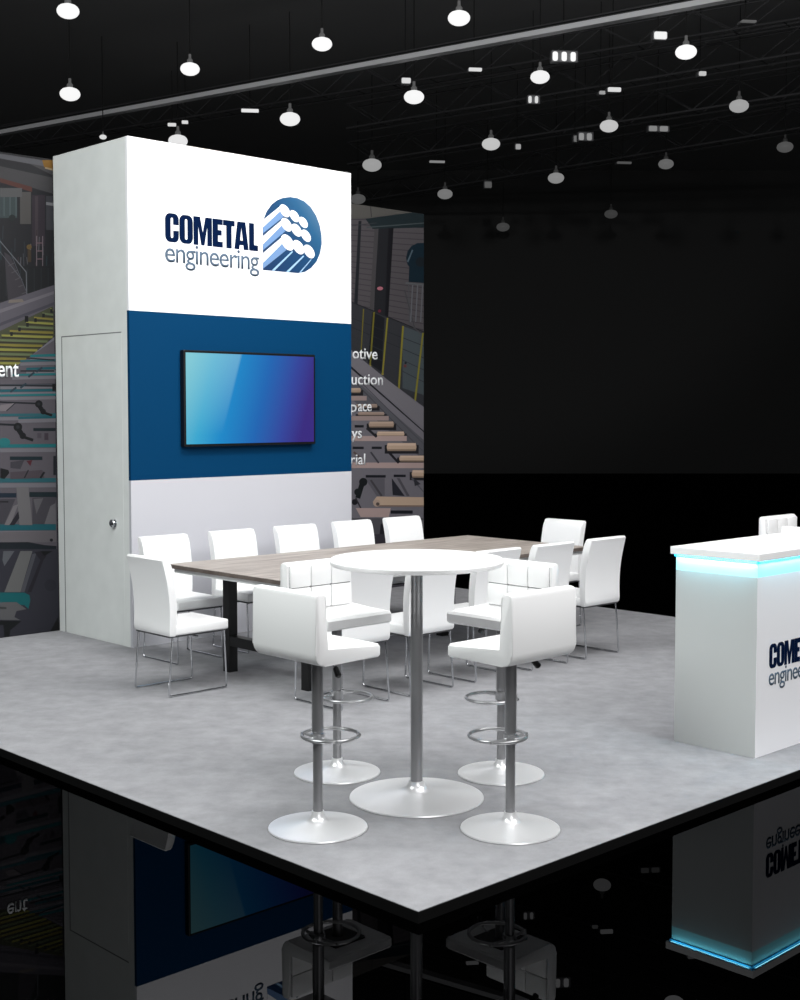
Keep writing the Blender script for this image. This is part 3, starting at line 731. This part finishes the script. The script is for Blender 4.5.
# ------------------------------------------------------------------ hall ceiling: beam, trusses, lamps
def girder(name, label, cat, a, b, kind):
    a = Vector(a); b = Vector(b); d = (b-a).normalized(); L = (b-a).length
    t = thing(name, label, cat, (a+b)/2, math.atan2(d.y, d.x))
    if kind == 'beam':
        obj('flange', boxm(-L/2, L/2, -.08, .08, -.02, .06), M['beam'], t)
        obj('web', boxm(-L/2, L/2, -.015, .015, .06, .1), M['truss'], t)
        obj('upper_flange', boxm(-L/2, L/2, -.08, .08, .1, .12), M['truss'], t)
    else:
        for z in (0, .5):
            for y in (-.2, .2): obj('chord', tube(bmesh.new(), [(-L/2, y, z), (L/2, y, z)], .022, 8), M['truss'], t)
        bm = bmesh.new(); n = int(L/.8)
        for i in range(n):
            x0 = -L/2+i*L/n; x1 = x0+L/n
            for y in (-.2, .2):
                tube(bm, [(x0, y, 0), (x1, y, .5)] if i % 2 else [(x0, y, .5), (x1, y, 0)], .011, 5)
            tube(bm, [(x0, -.2, 0), (x0, .2, 0)], .01, 5)
        obj('bracing', bm, M['truss'], t)
    return t
def seg_from(u0, w0, u1, w1, Z, e0=0, e1=0):
    a = Vector((*on_z(u0, w0, Z), Z)); b = Vector((*on_z(u1, w1, Z), Z)); d = (b-a)
    return a-d*e0, b+d*e1
a, b = seg_from(0, 134, 720, 1.5, 7.7, .2, .3)
girder('ceiling_beam', 'pale grey steel beam crossing the dark hall ceiling above the tower', 'beam', a, b, 'beam')
TR = [((0, 150, 800, 22), 8.0, 'dark lattice truss running just below the pale ceiling beam'),
      ((400, 122, 800, 56), 7.75, 'dark lattice truss carrying the two bright floodlights above the black backdrop'),
      ((400, 158, 800, 96), 7.65, 'dark lattice truss halfway down the hall ceiling'),
      ((400, 196, 800, 130), 7.65, 'faint far truss deep in the dark ceiling')]
for (u0, w0, u1, w1), Z, lab in TR:
    a, b = seg_from(u0, w0, u1, w1, Z, .15, .12)
    girder('roof_truss', lab, 'truss', a, b, 'truss')['group'] = 'roof trusses of the hall'

EM = {}
def glow(v):
    k = round(v, 2)
    if k not in EM:
        c = int(255*v); EM[k] = mat('lamp_glow', (c, c, c), .6, emit=(c, c, c), estr=1.0)
        EM[k].node_tree.nodes['Principled BSDF'].inputs['Base Color'].default_value = (.02, .02, .02, 1)
    return EM[k]
LZ = 7.1
def lamp(u, w, wd, v, label):
    x, y = on_z(u, w, LZ); dist = x*sin(YAW)+y*cos(YAW); r = wd/2*dist/FPX
    t = thing('high_bay_lamp', label, 'ceiling lamp', (x, y, LZ), 0, 'high bay lamps of the hall')
    prof = [(0, -r*.66)]+[(r*sin(k*pi/12)*1.0, -r*.66*cos(k*pi/12)) for k in range(1, 10)]+[(r*.35, r*.6), (0, r*.6)]
    obj('globe', lathe(bmesh.new(), prof, 28), glow(v), t, smooth=True)
    obj('housing', lathe(bmesh.new(), [(0, r*.5), (r*.3, r*.5), (r*.3, r*.9), (r*.14, r*1.1), (r*.14, r*1.5), (0, r*1.5)], 16), glow(v*.32), t, smooth=True)
    obj('hanger', tube(bmesh.new(), [(0, 0, r*1.4), (0, 0, CZ-LZ)], .008, 6), M['cable'], t)
LAMPS = [(68, 11, 22, 1, 'topmost lamp at the top left corner of the photo'), (190, 69, 19, 1, 'bright lamp high above the left part of the tower'),
 (70, 94, 20, .98, 'bright lamp at the left, below the corner lamp and above the pale beam'), (322, 44, 20, 1, 'bright lamp above the right half of the tower, higher than the pale beam'),
 (459, 18, 22, 1, 'bright lamp near the middle of the top edge of the photo'), (290, 119, 20, .94, 'lamp close above the right half of the tower top'),
 (178, 141, 19, .9, 'lamp partly hidden behind the top edge of the tower'), (372, 165, 19, .6, 'dim lamp just right of the tower top corner'),
 (358, 199, 15, .3, 'very dim lamp touching the right edge of the tower above the print'), (414, 97, 20, .97, 'bright lamp just below the pale beam right of the tower'),
 (540, 77, 19, .95, 'bright lamp between two floodlights below the pale beam'), (686, 52, 21, 1, 'brightest lamp in the upper right of the photo'),
 (491, 144, 18, .75, 'mid-grey lamp in the middle of the ceiling above the black backdrop'), (609, 126, 18, .75, 'grey lamp beside a floodlight right of the ceiling centre'),
 (739, 106, 19, .62, 'grey lamp near the right edge below the brightest one'), (556, 178, 16, .52, 'dim grey lamp low in the ceiling, right of the centre'),
 (445, 194, 15, .45, 'dim lamp low in the ceiling right above the end of the print'), (666, 164, 15, .38, 'very dim lamp low on the right'),
 (785, 147, 16, .3, 'very dim lamp close to the right edge of the photo'), (503, 227, 13, .24, 'faintest lamp lowest in the dark, left one of two'),
 (611, 214, 13, .22, 'faintest lamp lowest in the dark, right one of two'), (103, 137, 7, .85, 'tiny bright lamp dot just left of the tower top corner')]
for u, w, wd, v, l in LAMPS: lamp(u, w, wd, v, l)
def flood(u, w, wd, ht, v, label, n=1):
    Z = 7.85 if w > 120 and u < 200 else 7.4; x, y = on_z(u, w, Z); dist = x*sin(YAW)+y*cos(YAW); W = wd*dist/FPX; Hh = ht*dist/FPX
    t = thing('floodlight', label, 'floodlight', (x, y, Z), -YAW+.12, 'floodlights rigged under the trusses')
    obj('housing', boxm(-W*.5, W*.5, .0, .14, -Hh*.55, Hh*.75, bevel=.02), M['housing'], t)
    for i in range(n):
        a = -W*.5+i*W/n+.01; b = -W*.5+(i+1)*W/n-(.05 if n > 1 else .01)
        obj('lens', boxm(a, b, -.06, .0, -Hh*.5, Hh*.5, bevel=min(.03, Hh*.2)), glow(v), t)
    obj('bracket', tube(bmesh.new(), [(0, .1, Hh*.7), (0, .1, CZ-Z)], .008, 6), M['cable'], t)
FL = [(565, 57, 27, 9, 1, 'wide bright floodlight cluster below the pale beam', 3), (534, 100, 13, 7, .85, 'small blocky floodlight left of the ceiling centre', 2),
 (614, 90, 14, 4, .85, 'bright flat floodlight on the truss right of the lamp', 1), (602, 93, 7, 3, .6, 'tiny floodlight directly left of the flat bright one', 1), (475, 70, 14, 3, .85, 'thin slanted bright strip floodlight below the beam', 1),
 (406, 81, 10, 5, .85, 'small bright floodlight just above the lamp right of the tower', 1), (660, 36, 14, 7, .95, 'bright oval floodlight left of the brightest lamp', 1),
 (702, 74, 8, 4, .75, 'small floodlight below the brightest lamp', 1), (586, 137, 16, 7, .55, 'dim double floodlight beside a grey lamp', 2), (576, 139, 6, 6, .4, 'tiny dim floodlight left of the dim double one', 1),
 (659, 129, 22, 5, .5, 'dim wide floodlight right of the ceiling centre', 2), (437, 162, 16, 2, .5, 'thin dim strip floodlight right of the tower', 1), (518, 147, 6, 5, .6, 'tiny floodlight right of the mid-grey lamp', 1),
 (488, 185, 8, 6, .32, 'very dim small floodlight low in the dark', 1), (624, 163, 15, 2, .3, 'very dim strip floodlight low in the dark on the right', 1), (748, 22, 16, 2, .35, 'thin dim strip floodlight in the top right corner', 1),
 (250, 111, 18, 3, .9, 'thin bright strip floodlight above the middle of the tower', 1), (172, 125, 9, 3, .85, 'short bright floodlight above the tower top, left one of a pair', 1), (185, 122.5, 7, 3, .85, 'short bright floodlight above the tower top, right one of a pair', 1)]
for f in FL: flood(*f[:6], n=f[6])
